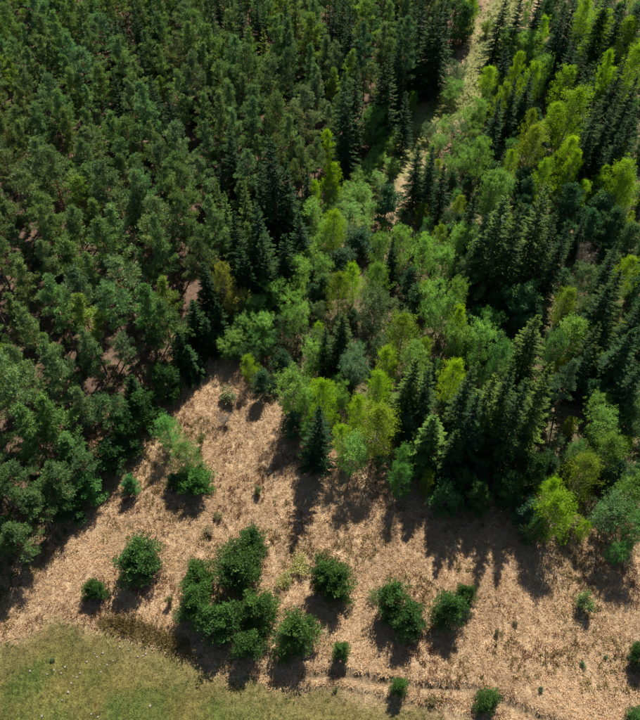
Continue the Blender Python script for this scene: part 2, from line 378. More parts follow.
def make_bare(seed, h, r):
    rng = np.random.default_rng(seed); tr, lm = Geo(), Geo()
    for s_ in range(4):
        t, p = trunk_curve(rng, h * rng.uniform(.7, 1), .25); a = s_ * 1.6 + rng.normal() * .3
        p[:, 0] += math.cos(a) * r * .5 * t; p[:, 1] += math.sin(a) * r * .5 * t; tr.tube(p, .05 * (1 - .85 * t), 5)
        for i in range(46):
            f = rng.uniform(.15, 1); s = interp(p, t, np.array([f]))[0]; az = rng.uniform(0, 6.28); L = r * .55 * rng.uniform(.4, 1) * (1.15 - f * .6)
            e = s + np.array([math.cos(az) * L, math.sin(az) * L, L * rng.uniform(.3, 1.1)]); lm.tube([s, e], [.022, .010], 3)
            for k in range(5):
                s2 = s + (e - s) * rng.uniform(.3, 1); lm.tube([s2, s2 + rng.normal(size=3) * .28 + [0, 0, .18]], [.011, .005], 3)
    return dict(h=h, r=r, parts=[('trunk', tr.mesh('bare_trunk', M['bark_grey'])), ('twigs', lm.mesh('bare_twigs', M['bark_grey']))])

P_PINE = ([0, .15, .4, .7, .9, 1], [.60, 1, .98, .74, .46, .26])
P_TALL = ([0, .12, .35, .7, 1], [.7, 1, .88, .54, .20])
P_DOME = ([0, .25, .6, .85, 1], [.85, 1, .86, .55, .22])
P_CONE = ([0, .14, .4, .7, .88, 1], [.65, 1, .98, .68, .36, .08])
P_OVAL = ([0, .2, .5, .8, 1], [.55, .95, 1, .70, .22])
KIND = {
    'pine': [make_pine(100 + i, 16, (2.5, 2.8, 2.6, 2.3, 3.0, 2.7, 2.4, 2.6)[i], (.38, .48, .44, .34, .52, .44, .40, .50)[i], (30, 26, 28, 32, 24, 28, 30, 26)[i], (P_TALL if i in (0, 2, 3, 6, 7) else P_PINE), (.08, .95), .36, nt=10, perl=9, tuft=.36, lean=.35, thinw=.17, top=.97) for i in range(8)],
    'young_pine': [make_pine(200 + i, 5.5, 2.1, .08, 40, P_DOME, (.25, 1.05), .36, dead=0, r0=.10, lean=.15, tuft=.24) for i in range(4)],
    'bush': [make_pine(300 + i, 3.6, 2.3, .05, 46, P_DOME, (.15, 1.1), .38, dead=0, r0=.10, lean=.25, tuft=.20, nt=16, thinw=.27) for i in range(5)],
    'spruce': [make_spruce(400 + i, 20, 3.2 + .15 * (i % 2)) for i in range(5)],
    'larch': [make_leafy(500 + i, 8.5, 1.9, P_CONE, 66, (.42, 1.1), (.19, .05), 'larch', t0=.03, per=11, nleaf=16, up=.5, spread=.13, curve=.12) for i in range(5)],
    'birch': [make_leafy(600 + i, 7.5, 2.0, P_OVAL, 58, (.6, 1.2), (.13, .07), 'birch', t0=.06, per=10, nleaf=22, spread=.12, up=.5) for i in range(5)],
    'willow': [make_leafy(700 + i, 6.0, 2.6, P_DOME, 56, (.6, 1.2), (.15, .05), 'birch', t0=.05, per=9, nleaf=19, stems=6, spread=.12, up=.55) for i in range(4)],
    'shrub': [make_leafy(800 + i, 2.2, 1.1, P_DOME, 30, (.5, 1.2), (.14, .08), 'shrub', t0=.08, per=8, nleaf=10, stems=4, spread=.14, r0=.035) for i in range(4)],
    'bare': [make_bare(900 + i, 4.2, 1.9) for i in range(2)],
}
NAME = {'pine': 'scots_pine', 'young_pine': 'young_pine', 'bush': 'bush', 'spruce': 'spruce_tree', 'larch': 'larch_tree', 'birch': 'birch_tree',
        'willow': 'willow_tree', 'shrub': 'shrub', 'bare': 'leafless_shrub'}
CATE = {'bush': 'bush', 'shrub': 'shrub', 'bare': 'shrub'}
COLOUR = {'pine': (.112, .180, .075), 'young_pine': (.055, .125, .060), 'bush': (.062, .130, .038), 'spruce': (.024, .050, .022), 'larch': (.165, .27, .030),
          'birch': (.125, .235, .070), 'willow': (.115, .20, .085), 'shrub': (.085, .16, .04), 'bare': (1, 1, 1)}
FULL = {'larch': 1.16, 'birch': 1.0, 'willow': 1.05, 'young_pine': 1.1, 'spruce': 1.16, 'bush': 1.18}
TALL = {'larch': 1.22, 'birch': 1.22, 'spruce': 1.0}   # limbs rarely reach the nominal radius
RNG = random.Random(7)
PLANTED = []                                                          # (x, y, radius, kind, h, root)
def plant(kind, x, y, h, r=None, colour=None, label=None, group=None, px=None):
    V = RNG.choice(KIND[kind]); sz = h / V['h']; sxy = (r / V['r'] * FULL.get(kind, 1)) if r else sz * RNG.uniform(.92, 1.1)
    root = bpy.data.objects.new(NAME[kind], None); col.objects.link(root); root.empty_display_size = .5
    root.location = (x, y, float(ground_z(x, y)) - .05); root.scale = (sxy, sxy, sz)
    root.rotation_euler = (RNG.gauss(0, .018), RNG.gauss(0, .018), RNG.uniform(0, 6.28))
    c = colour or COLOUR[kind]; v = RNG.uniform(.82, 1.2); wv = RNG.uniform(.93, 1.08)
    c = (c[0] * v * wv, c[1] * v, c[2] * v / wv, 1)
    for nm, me in V['parts']:
        o = link(nm, me, root); o.color = c
    root['category'] = CATE.get(kind, 'tree')
    if label: root['label'] = label
    if group: root['group'] = group
    PLANTED.append((x, y, sxy * V['r'], kind, h, root, px if px else to_px(x, y, h)))
    return root
def apex(kind, px, py, h, wpx=None, colour=None, label=None):
    """a tree whose tip shows at photo pixel (px, py): its place follows from its usual height"""
    h *= TALL.get(kind, 1); x, y, depth = at(px, py, h)
    if kind == 'willow' and dist_line(TRACK, x, y) < 1.9: px += 9 if px > 410 else -9; x, y, depth = at(px, py, h)
    return plant(kind, x, y, h, (wpx * depth / F / 2) if wpx else None, colour, label, px=(px, py))
LIME, OLIVE, PALE, GREEN, BLUE, DARK = (.20, .335, .014), (.165, .235, .022), (.165, .31, .062), (.075, .19, .042), (.052, .115, .066), (.016, .042, .022)
GREY, YELLOW, DKGREEN = (.10, .165, .072), (.20, .22, .05), (.036, .088, .028)
# ---- trees picked out one by one: kind, tip pixel, height in m, crown width in photo pixels, colour
HAND = [
 # young wood right of the track, from the far end towards the clearing
 ('larch', 545, 15, 8.5, 15, LIME), ('willow', 598, 6, 8, 36, PALE), ('larch', 607, 9, 11, 27, LIME), ('larch', 633, 18, 11, 30, LIME), ('larch', 641, 46, 11, 26, LIME),
 ('larch', 612, 48, 10, 15, LIME), ('larch', 615, 66, 6, 13, LIME), ('birch', 507, 29, 7, 22, PALE), ('birch', 519, 35, 8, 24, PALE), ('birch', 530, 32, 8, 24, PALE),
 ('larch', 521, 52, 9, 15, LIME), ('spruce', 508, 47, 12, 26, DARK), ('larch', 491, 66, 8, 20, LIME), ('larch', 505, 81, 9, 18, OLIVE), ('birch', 546, 57, 8, 22, PALE),
 ('larch', 536, 60, 9, 18, LIME), ('spruce', 530, 72, 12, 22, DARK), ('larch', 570, 64, 9, 23, LIME), ('larch', 577, 86, 12, 34, LIME), ('larch', 556, 102, 8, 22, LIME),
 ('young_pine', 555, 37, 8, 24, BLUE), ('young_pine', 567, 50, 7, 26, BLUE), ('spruce', 588, 46, 15, 22, None), ('spruce', 600, 100, 16, 32, None), ('spruce', 616, 95, 17, 30, None),
 ('spruce', 626, 55, 17, 28, None), ('spruce', 636, 78, 16, 28, None), ('spruce', 592, 62, 15, 26, None), ('larch', 534, 108, 9, 16, OLIVE), ('larch', 537, 124, 9, 27, OLIVE),
 ('larch', 513, 150, 6.5, 14, LIME), ('larch', 551, 160, 8, 20, LIME), ('larch', 574, 135, 9, 20, LIME), ('larch', 578, 150, 9, 18, LIME), ('larch', 622, 143, 8, 16, OLIVE),
 ('larch', 608, 165, 7, 14, LIME), ('larch', 633, 160, 10, 30, LIME), ('spruce', 517, 78, 13, 24, DARK), ('spruce', 500, 98, 13, 26, DARK), ('birch', 484, 140, 8, 22, PALE),
 ('birch', 497, 172, 8, 28, PALE), ('larch', 587, -3, 9, 18, LIME), ('spruce', 505, -4, 15, 26, DARK), ('spruce', 524, -8, 17, 28, DARK), ('spruce', 543, -12, 17, 28, DARK),
 ('young_pine', 550, 0, 9, 22, BLUE), ('spruce', 566, 2, 17, 26, DARK), ('spruce', 578, -10, 18, 28, DARK), ('spruce', 625, -2, 17, 30, DARK), ('spruce', 614, -14, 18, 30, DARK),
 ('spruce', 643, -4, 17, 30, DARK), ('young_pine', 590, 78, 7, 24, BLUE), ('spruce', 575, 35, 14, 24, DARK), ('spruce', 640, 108, 16, 30, DARK), ('spruce', 628, 122, 15, 28, DARK),
 ('young_pine', 520, 105, 6, 22, BLUE), ('spruce', 548, 128, 9, 20, DARK), ('spruce', 590, 130, 13, 26, DARK), ('birch', 561, 118, 6, 16, OLIVE),
 # the belt of shrubs and birches along the track
 ('willow', 447, 80, 4.5, 22, PALE), ('willow', 461, 63, 5, 24, GREY), ('willow', 397, 137, 4.5, 24, PALE), ('willow', 387, 150, 4, 22, PALE), ('willow', 374, 164, 4, 24, PALE),
 ('willow', 455, 157, 5, 24, PALE), ('willow', 457, 124, 5, 26, GREY), ('willow', 470, 110, 5.5, 26, PALE), ('willow', 430, 124, 4, 22, GREY), ('birch', 480, 98, 6, 20, PALE),
 ('spruce', 420, 144, 13, 25, DARK), ('spruce', 433, 146, 14, 26, DARK), ('spruce', 447, 166, 12, 22, DARK), ('willow', 364, 184, 4, 26, PALE), ('willow', 346, 200, 4, 28, PALE),
 ('young_pine', 386, 189, 7.5, 32, BLUE), ('larch', 335, 211, 7.5, 24, LIME), ('young_pine', 361, 231, 5, 32, BLUE), ('young_pine', 345, 251, 5, 34, BLUE), ('birch', 380, 236, 6.5, 22, PALE),
 ('birch', 404, 230, 7.5, 26, PALE), ('birch', 427, 236, 7.5, 26, PALE), ('birch', 463, 228, 8, 30, PALE), ('birch', 446, 250, 7, 24, PALE), ('birch', 470, 257, 6.5, 26, GREY),
 ('larch', 355, 264, 7, 19, LIME), ('larch', 379, 266, 7.5, 26, (.15, .28, .04)), ('larch', 339, 274, 7.5, 22, OLIVE), ('young_pine', 326, 275, 6, 22, GREY), ('young_pine', 411, 269, 5.5, 24, BLUE),
 ('young_pine', 418, 287, 5.5, 28, BLUE), ('larch', 429, 280, 6, 16, OLIVE), ('birch', 376, 294, 7.5, 34, GREY), ('spruce', 342, 314, 11, 34, None), ('spruce', 325, 328, 10, 26, None),
 ('larch', 404, 316, 8, 30, OLIVE), ('larch', 390, 346, 6.5, 22, LIME), ('willow', 442, 291, 9, 46, PALE), ('birch', 457, 280, 8, 24, PALE), ('willow', 463, 322, 8.5, 38, PALE),
 ('larch', 462, 309, 8, 16, LIME), ('birch', 417, 347, 6.5, 30, PALE), ('willow', 352, 350, 6, 32, (.12, .22, .11)), ('birch', 310, 203, 6, 26, PALE), ('larch', 313, 183, 7, 16, LIME),
 ('birch', 296, 257, 6.5, 28, PALE), ('birch', 274, 281, 6.5, 28, PALE), ('willow', 296, 299, 7.5, 36, PALE), ('willow', 257, 313, 5.5, 28, PALE), ('willow', 228, 339, 4.5, 30, PALE),
 ('willow', 265, 334, 5, 34, GREEN), ('young_pine', 316, 284, 5, 26, BLUE), ('willow', 247, 345, 4.5, 28, DKGREEN), ('willow', 281, 330, 5, 26, DKGREEN), ('birch', 312, 345, 6, 26, PALE),
 # more of the shrub belt
 ('birch', 374, 205, 3.6, 20, PALE), ('birch', 363, 219, 3.6, 20, PALE), ('birch', 351, 229, 3.6, 20, GREY), ('birch', 378, 174, 2.6, 18, PALE), ('birch', 366, 190, 2.8, 18, PALE), ('birch', 353, 206, 2.8, 20, PALE), ('birch', 342, 219, 3.0, 20, PALE), ('birch', 392, 160, 2.6, 16, PALE),
 ('birch', 328, 222, 4.5, 20, PALE), ('birch', 318, 238, 4.5, 20, PALE), ('birch', 306, 250, 4.8, 22, PALE), ('birch', 284, 266, 5.0, 22, PALE), ('birch', 268, 276, 5.0, 22, PALE), ('birch', 252, 298, 5.0, 24, PALE), ('birch', 240, 318, 4.5, 24, PALE), ('birch', 264, 318, 5.0, 24, PALE), ('birch', 234, 334, 4.0, 24, PALE), ('birch', 300, 282, 5.0, 22, PALE), ('birch', 322, 258, 5.0, 20, PALE),
 ('willow', 381, 158, 3.6, 22, PALE), ('willow', 368, 174, 3.6, 22, PALE), ('willow', 355, 192, 3.4, 24, PALE), ('willow', 338, 209, 3.6, 24, PALE), ('willow', 326, 226, 3.8, 24, PALE), ('willow', 316, 240, 3.8, 24, PALE), ('willow', 405, 130, 3.6, 20, PALE), ('willow', 441, 90, 4.0, 20, PALE), ('willow', 452, 74, 4.0, 20, GREY), ('willow', 441, 134, 4.0, 22, PALE), ('willow', 449, 118, 4.2, 22, PALE), ('willow', 462, 138, 4.5, 24, PALE), ('willow', 474, 126, 5.0, 22, PALE), ('willow', 467, 152, 5.0, 24, PALE), ('willow', 480, 112, 5.0, 22, PALE), ('willow', 490, 92, 5.0, 20, GREY), ('willow', 308, 262, 4.0, 24, GREEN), ('willow', 287, 278, 4.5, 26, PALE), ('willow', 262, 300, 4.5, 26, GREEN), ('willow', 243, 322, 4.2, 26, PALE),
 # the middle and right of the wood
 ('birch', 496, 177, 8, 28, PALE), ('spruce', 509, 196, 20, 56, (.05, .095, .035)), ('spruce', 527, 204, 20, 44, None), ('spruce', 548, 188, 20, 44, (.05, .09, .03)), ('spruce', 556, 214, 18, 34, None),
 ('spruce', 568, 221, 16, 30, DARK), ('young_pine', 574, 186, 8, 28, BLUE), ('young_pine', 596, 213, 7.5, 26, BLUE), ('young_pine', 620, 210, 8, 30, BLUE), ('young_pine', 606, 194, 7, 30, BLUE),
 ('young_pine', 636, 226, 7, 30, GREY), ('bare', 590, 245, 6, 28, None), ('larch', 631, 256, 8, 24, LIME), ('spruce', 619, 268, 14, 40, None), ('spruce', 612, 284, 14, 42, DARK),
 ('birch', 586, 267, 7, 26, GREY), ('larch', 572, 289, 7, 22, OLIVE), ('young_pine', 527, 286, 8.5, 44, (.075, .165, .075)), ('birch', 490, 314, 6.5, 24, GREEN), ('birch', 482, 329, 8, 32, PALE),
 ('spruce', 541, 316, 14, 40, (.05, .095, .035)), ('larch', 581, 321, 7, 34, (.15, .28, .05)), ('spruce', 602, 321, 13, 30, None), ('spruce', 633, 328, 14, 44, DARK), ('larch', 632, 174, 8, 26, LIME),
 ('spruce', 645, 300, 14, 40, DARK), ('spruce', 475, 196, 14, 30, DARK), ('spruce', 488, 215, 15, 32, DARK), ('spruce', 640, 365, 13, 40, DARK), ('birch', 505, 345, 7, 28, GREEN),
 ('spruce', 590, 345, 12, 28, DARK), ('birch', 560, 335, 6, 26, GREEN), ('birch', 590, 300, 6, 22, GREY), ('young_pine', 500, 295, 6, 24, DKGREEN), ('spruce', 622, 240, 15, 28, DARK),
 # the front of the wood
 ('larch', 325, 380, 9, 28, LIME), ('spruce', 316, 408, 14, 36, DARK), ('willow', 340, 385, 6, 24, PALE), ('willow', 356, 356, 7, 38, (.11, .20, .11)), ('larch', 379, 371, 7.5, 24, LIME),
 ('larch', 359, 399, 7, 20, LIME), ('larch', 381, 406, 9, 38, OLIVE), ('larch', 344, 426, 6.5, 20, LIME), ('birch', 352, 443, 6.5, 34, PALE), ('spruce', 413, 358, 14, 40, (.05, .095, .035)),
 ('spruce', 432, 366, 14, 34, None), ('larch', 457, 361, 9, 26, LIME), ('spruce', 433, 416, 12, 50, (.055, .12, .045)), ('spruce', 471, 364, 17, 40, None), ('spruce', 479, 394, 17, 46, DARK),
 ('birch', 404, 449, 6, 18, GREEN), ('larch', 403, 466, 6, 24, GREEN), ('young_pine', 448, 487, 6, 34, (.06, .16, .06)), ('young_pine', 468, 474, 6, 30, DKGREEN), ('spruce', 496, 372, 18, 46, (.05, .09, .03)),
 ('spruce', 525, 383, 19, 46, None), ('spruce', 553, 364, 20, 46, (.05, .09, .03)), ('spruce', 512, 368, 18, 40, None), ('pine', 580, 358, 13, 32, (.07, .13, .075)), ('young_pine', 540, 460, 8, 40, DKGREEN),
 ('larch', 557, 481, 7, 20, LIME), ('larch', 565, 497, 7.5, 40, LIME), ('larch', 592, 462, 7.5, 34, OLIVE), ('larch', 614, 436, 7, 34, (.13, .24, .04)), ('birch', 607, 414, 6, 34, PALE),
 ('birch', 603, 396, 5, 24, PALE), ('young_pine', 621, 468, 6, 30, BLUE), ('young_pine', 573, 459, 6, 24, DKGREEN), ('young_pine', 641, 404, 8, 34, GREY), ('larch', 637, 480, 7, 34, (.12, .24, .05)),
 ('birch', 617, 503, 6, 40, (.10, .20, .07)), ('young_pine', 480, 490, 6, 30, DKGREEN), ('young_pine', 515, 480, 7, 34, DKGREEN), ('spruce', 455, 430, 12, 36, None), ('birch', 645, 520, 6, 34, GREEN),
 ('birch', 290, 374, 8, 36, PALE), ('birch', 306, 392, 6, 24, PALE), ('larch', 540, 520, 5, 22, DKGREEN), ('birch', 622, 545, 4, 24, GREEN), ('birch', 308, 425, 4, 18, GREEN),
 # forest left of the track: spruces and the few broadleaved trees along its edge
 ('spruce', 210, -2, 19, 24, DARK), ('spruce', 203, 14, 17, 20, DARK), ('spruce', 272, 136, 22, 52, DARK), ('spruce', 205, 158, 12, 20, DARK), ('spruce', 346, 74, 21, 34, DARK),
 ('spruce', 356, 60, 20, 32, None), ('spruce', 390, 54, 19, 32, None), ('spruce', 379, 64, 17, 26, DARK), ('spruce', 216, 183, 14, 24, (.05, .10, .035)), ('spruce', 225, 193, 14, 24, (.05, .10, .035)),
 ('spruce', 243, 180, 15, 26, (.05, .10, .035)), ('spruce', 306, 168, 12, 20, DARK), ('spruce', 440, 2, 20, 32, DARK), ('spruce', 431, 8, 19, 30, None), ('spruce', 449, -6, 19, 28, DARK),
 ('spruce', 424, -6, 20, 30, DARK), ('spruce', 134, 2, 18, 26, DARK), ('spruce', 148, -4, 18, 24, DARK), ('spruce', 121, 14, 14, 20, DARK), ('spruce', 240, -4, 18, 26, DARK),
 ('spruce', 257, -8, 18, 26, DARK), ('spruce', 331, -2, 19, 28, DARK), ('spruce', 352, 3, 20, 30, DARK), ('spruce', 342, -12, 20, 28, DARK), ('spruce', 262, 30, 14, 22, (.07, .11, .03)),
 ('spruce', 284, 4, 18, 24, DARK), ('spruce', 312, 0, 18, 26, DARK), ('spruce', 408, 92, 13, 22, DARK), ('spruce', 290, 158, 17, 30, DARK), ('spruce', 256, 164, 16, 28, DARK),
 ('birch', 376, 109, 8, 26, GREEN), ('larch', 329, 129, 8, 16, LIME), ('larch', 332, 164, 8, 20, LIME), ('larch', 414, 91, 5, 10, GREEN), ('birch', 222, 266, 10, 22, YELLOW),
 ('birch', 237, 294, 6, 24, YELLOW), ('young_pine', 465, 4, 9, 26, (.06, .13, .05)), ('larch', 474, -6, 8, 16, LIME), ('shrub', 487, 22, 3, 12, OLIVE), ('pine', 412, 14, 20, 34, BLUE),
 ('pine', 367, 20, 19, 32, BLUE), ('spruce', 401, 30, 19, 28, DARK), ('pine', 248, 44, 18, 36, None), ('pine', 186, 18, 18, 30, None), ('pine', 200, 40, 17, 30, None), ('pine', 274, 92, 18, 36, None),
 ('pine', 222, 58, 17, 28, None), ('pine', 287, 12, 18, 26, (.07, .13, .06)), ('pine', 292, 44, 18, 30, (.07, .12, .06)), ('pine', 158, 10, 17, 26, None), ('pine', 120, 34, 16, 28, None),
 ('pine', 40, 34, 16, 32, None), ('pine', 88, 104, 16, 28, None), ('pine', 104, 200, 17, 44, None), ('pine', 66, 238, 15, 40, (.09, .15, .045)), ('pine', 136, 282, 16, 46, (.065, .15, .05)),
 ('pine', 36, 396, 14, 48, (.08, .16, .045)), ('pine', 14, 400, 15, 50, (.08, .15, .045)), ('pine', 62, 430, 9, 40, (.07, .15, .045)), ('pine', 198, 240, 15, 36, (.075, .12, .06)), ('pine', 178, 190, 17, 34, None),
 # the shaded spruces and low pines on the forest's clearing side
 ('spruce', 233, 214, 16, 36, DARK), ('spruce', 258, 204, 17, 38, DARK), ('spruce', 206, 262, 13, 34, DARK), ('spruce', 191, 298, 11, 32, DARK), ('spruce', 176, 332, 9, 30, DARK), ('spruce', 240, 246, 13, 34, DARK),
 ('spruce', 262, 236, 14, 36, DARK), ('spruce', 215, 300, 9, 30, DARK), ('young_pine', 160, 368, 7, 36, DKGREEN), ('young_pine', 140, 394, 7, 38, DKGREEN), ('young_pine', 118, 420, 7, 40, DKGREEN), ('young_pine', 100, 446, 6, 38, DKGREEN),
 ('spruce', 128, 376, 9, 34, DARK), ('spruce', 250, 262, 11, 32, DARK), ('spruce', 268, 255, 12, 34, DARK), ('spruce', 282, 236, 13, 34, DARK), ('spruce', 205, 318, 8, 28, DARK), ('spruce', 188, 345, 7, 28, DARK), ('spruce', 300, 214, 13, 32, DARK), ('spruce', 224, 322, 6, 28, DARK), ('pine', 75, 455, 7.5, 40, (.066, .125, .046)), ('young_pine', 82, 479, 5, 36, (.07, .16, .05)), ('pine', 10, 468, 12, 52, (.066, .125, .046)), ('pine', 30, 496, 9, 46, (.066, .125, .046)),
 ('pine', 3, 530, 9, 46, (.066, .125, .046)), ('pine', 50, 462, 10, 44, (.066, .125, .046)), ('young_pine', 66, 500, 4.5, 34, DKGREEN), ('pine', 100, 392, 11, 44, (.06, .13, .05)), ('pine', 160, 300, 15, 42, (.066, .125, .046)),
 # trees standing out in the clearing
 ('larch', 163, 418, 5.4, 25, (.11, .26, .07)), ('larch', 182, 446, 5.4, 28, (.13, .21, .065)), ('bush', 193, 474, 3.5, 36, GREEN), ('young_pine', 127, 480, 3.2, 20, (.06, .17, .06)), ('young_pine', 172, 476, 2.5, 20, DKGREEN),
]
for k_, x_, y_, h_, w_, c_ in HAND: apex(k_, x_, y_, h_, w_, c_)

# bushes in the open: centre pixel, crown width in photo pixels, height
BUSH = [(139, 563, 46, 4.6), (91, 590, 20, 2.4), (99, 592, 16, 2.2), (253, 541, 28, 3.0), (240, 566, 52, 5.0), (200, 580, 34, 4.2), (196, 606, 40, 4.6), (218, 625, 44, 4.6), (261, 612, 40, 4.6), (294, 636, 46, 4.6),
        (250, 640, 34, 3.6), (326, 574, 34, 4.2), (337, 586, 34, 4.2), (390, 601, 36, 4.4), (410, 622, 36, 4.2), (447, 608, 33, 4.2), (465, 595, 22, 3.0), (342, 652, 18, 2.6), (400, 686, 18, 2.4), (487, 700, 26, 2.8),
        (642, 655, 22, 3.0), (640, 716, 22, 2.2)]
for px, py, wp, h_ in BUSH:
    x, y, dp = at(px, py, h_ * .5); plant('bush', x, y, h_, wp * dp / F / 2, px=(px, py))
SHRUB = [(585, 602, 20, 2.4, (.11, .16, .05)), (583, 664, 6, .5, DKGREEN), (606, 657, 5, .4, DKGREEN), (541, 689, 6, .5, DKGREEN), (301, 565, 20, 1.1, (.17, .17, .04)), (284, 582, 18, 1.0, (.19, .18, .05)),
         (258, 490, 9, 1.4, (.10, .14, .05)), (218, 516, 10, .9, (.13, .12, .05)), (226, 395, 20, 1.8, (.11, .13, .05)), (432, 702, 8, .7, (.12, .10, .04)), (200, 440, 9, 2.6, (.14, .17, .07)), (497, 632, 6, .8, (.12, .10, .05)),
         (515, 623, 5, .6, (.1, .1, .05)), (208, 530, 12, .8, (.16, .12, .06)), (335, 690, 6, .6, (.1, .12, .04)), (170, 600, 8, 1.6, (.12, .13, .05)), (52, 660, 5, .35, DKGREEN)]
for px, py, wp, h_, c_ in SHRUB:
    x, y, dp = at(px, py, h_ * .5); plant('shrub', x, y, h_, wp * dp / F / 2, c_, px=(px, py))
for px, py, wp, h_ in [(224, 420, 18, 2.0), (344, 590, 10, 1.6)]:
    x, y, dp = at(px, py, h_ * .5); plant('bare', x, y, h_, wp * dp / F / 2, px=(px, py))
NHAND = len(PLANTED)

# ---- the closed stands: trees filled in between, thrown at random but never into each other
def fill(poly, tries, gap, choose, seed, accept=None):
    rg = random.Random(seed); nr = np.random.default_rng(seed); lo = poly.min(0); hi = poly.max(0); out = []; cell = {}
    def key(x, y): return int(x // 6), int(y // 6)
    for p in PLANTED: cell.setdefault(key(p[0], p[1]), []).append((p[0], p[1], p[2]))
    X = nr.uniform(lo[0], hi[0], tries); Y = nr.uniform(lo[1], hi[1], tries); ok = inside(poly, X, Y)
    a0 = to_px(X, Y, 14); b0 = to_px(X, Y, 0)
    def iv(p): return (p[0] > -45) & (p[0] < 685) & (p[1] > -75) & (p[1] < 750)
    ok &= iv(a0) | iv(b0)
    if accept is not None: ok &= accept(X, Y)
    X, Y = X[ok], Y[ok]; D = sdist(poly, X, Y); DT = dist_line(TRACK, X, Y)
    for x, y, d, dt in zip(X.tolist(), Y.tolist(), D.tolist(), DT.tolist()):
        kx, ky = key(x, y); kind, h, g, c = choose(rg, d, dt)
        if kind is None or any((x - a) ** 2 + (y - b) ** 2 < ((g + min(gap, r_ * 1.3)) * .5) ** 2 for i in (-1, 0, 1) for j in (-1, 0, 1) for a, b, r_ in cell.get((kx + i, ky + j), [])): continue
        cell.setdefault((kx, ky), []).append((x, y, g / 1.3)); out.append((kind, x, y, h, c))
    return out
def choose_left(rg, d, dt):
    q = rg.random()
    if q < .05: return 'spruce', rg.uniform(12, 17), 3.4, DARK
    h = rg.triangular(11, 20, 16); c = (.096 + .035 * rg.random(), .158 + .04 * rg.random(), .062 + .035 * rg.random())
    if q > .92: c = (.15, .23, .05)
    h *= min(1, .74 + .04 * d)
    return 'pine', h, rg.uniform(3.3, 4.5), c
left = fill(FOREST, 60000, 4.1, choose_left, 3)
far = []
pines = sorted([t for t in left if t[0] == 'pine'], key=lambda t: t[2])
n_hand_pine = sum(1 for p in PLANTED if p[3] == 'pine')
keep = 300 - n_hand_pine
print('left fill', len(left), 'pines', len(pines), 'kept', keep)
for t in pines[:keep] + [t for t in left if t[0] != 'pine']:
    plant(t[0], t[1], t[2], t[3], None, t[4])
far = pines[keep:]
for t in fill(EDGE, 4000, 2.6, lambda rg, d, dt: ('young_pine', rg.uniform(3, 6.5), 4.0, (.055, .12, .045)), 5, lambda x, y: (vnoise(x, y, 6, 77) > .35) & (sdist(EDGE, x, y) > 1.2)): plant(t[0], t[1], t[2], t[3], None, t[4])
for t in fill(FOREST, 9000, 2.6, lambda rg, d, dt: ('young_pine', rg.uniform(1.8, 3.6), 2.4, (.05, .095, .034)), 6, lambda x, y: (vnoise(x, y, 9, 78) > .45) & (to_px(x, y, 2)[1] > 90)): plant(t[0], t[1], t[2], t[3], None, t[4])
def choose_right(rg, d, dt):
    q = rg.random()
    if dt < 3.8: return None, 0, 0, None
    if dt < 8: return 'birch', rg.uniform(2, 4), 2.8, PALE
    if q < .07 and d > 9: return 'spruce', rg.uniform(5, 11), 3.2, DARK
    if q < .50: return 'young_pine', rg.uniform(3, 5.5), 2.9, BLUE
    if q < .62: return 'larch', rg.uniform(4, 6.5), 2.6, rg.choice([LIME, OLIVE])
    return 'birch', rg.uniform(3, 5.5), 2.8, rg.choice([GREY, GREEN, DKGREEN])
for t in fill(RIGHT, 30000, 2.6, choose_right, 8, lambda x, y: (to_px(x, y, 5)[1] > -10) & (np.abs(to_px(x, y, 3)[0] - 320) < 345)): plant(t[0], t[1], t[2], t[3], None, t[4])
print('planted', len(PLANTED), {k: sum(1 for p in PLANTED if p[3] == k) for k in KIND}, 'far', len(far))

# ---- the pines too far off to pick out: one mass
if far:
    G = [Geo(), Geo()]; rg = np.random.default_rng(5)
    lod = []
    for V in KIND['pine'][:3]:
        me = V['parts'][1][1]; n = len(me.polygons); co = np.zeros(len(me.vertices) * 3, np.float32); me.vertices.foreach_get('co', co); Q = co.reshape(-1, 4, 3)
        tt = np.zeros(len(me.vertices), np.float32); me.attributes['tint'].data.foreach_get('value', tt)
        pick = rg.permutation(n)[:1700]; c = Q[pick].mean(1, keepdims=True); lod.append(((Q[pick] - c) * 1.9 + c, tt.reshape(-1, 4)[pick, 0]))
    for k, x, y, h, c in far:
        Q, T = lod[rg.integers(0, 3)]; a = rg.uniform(0, 6.28); ca, sa = math.cos(a), math.sin(a); s = h / 16
        P = Q @ np.array([[ca, sa, 0], [-sa, ca, 0], [0, 0, 1]]) * s + [x, y, float(ground_z(x, y))]
        G[0].add(P, np.clip(T + rg.normal() * .1, 0, 1)); G[1].tube([[x, y, -.1], [x, y, h * .95]], [.16, .03], 5)
    root = bpy.data.objects.new('distant_pine_stand', None); col.objects.link(root); root.location = (0, 0, 0)
    root['kind'] = 'stuff'; root['label'] = 'far back of the dense pine forest along the top of the picture'; root['category'] = 'forest'
    o = link('crowns', G[0].mesh('distant_crowns', M['pine']), root); o.color = (.112, .18, .075, 1); o['kind'] = 'stuff'
    o = link('trunks', G[1].mesh('distant_trunks', M['bark_pine']), root); o['kind'] = 'stuff'

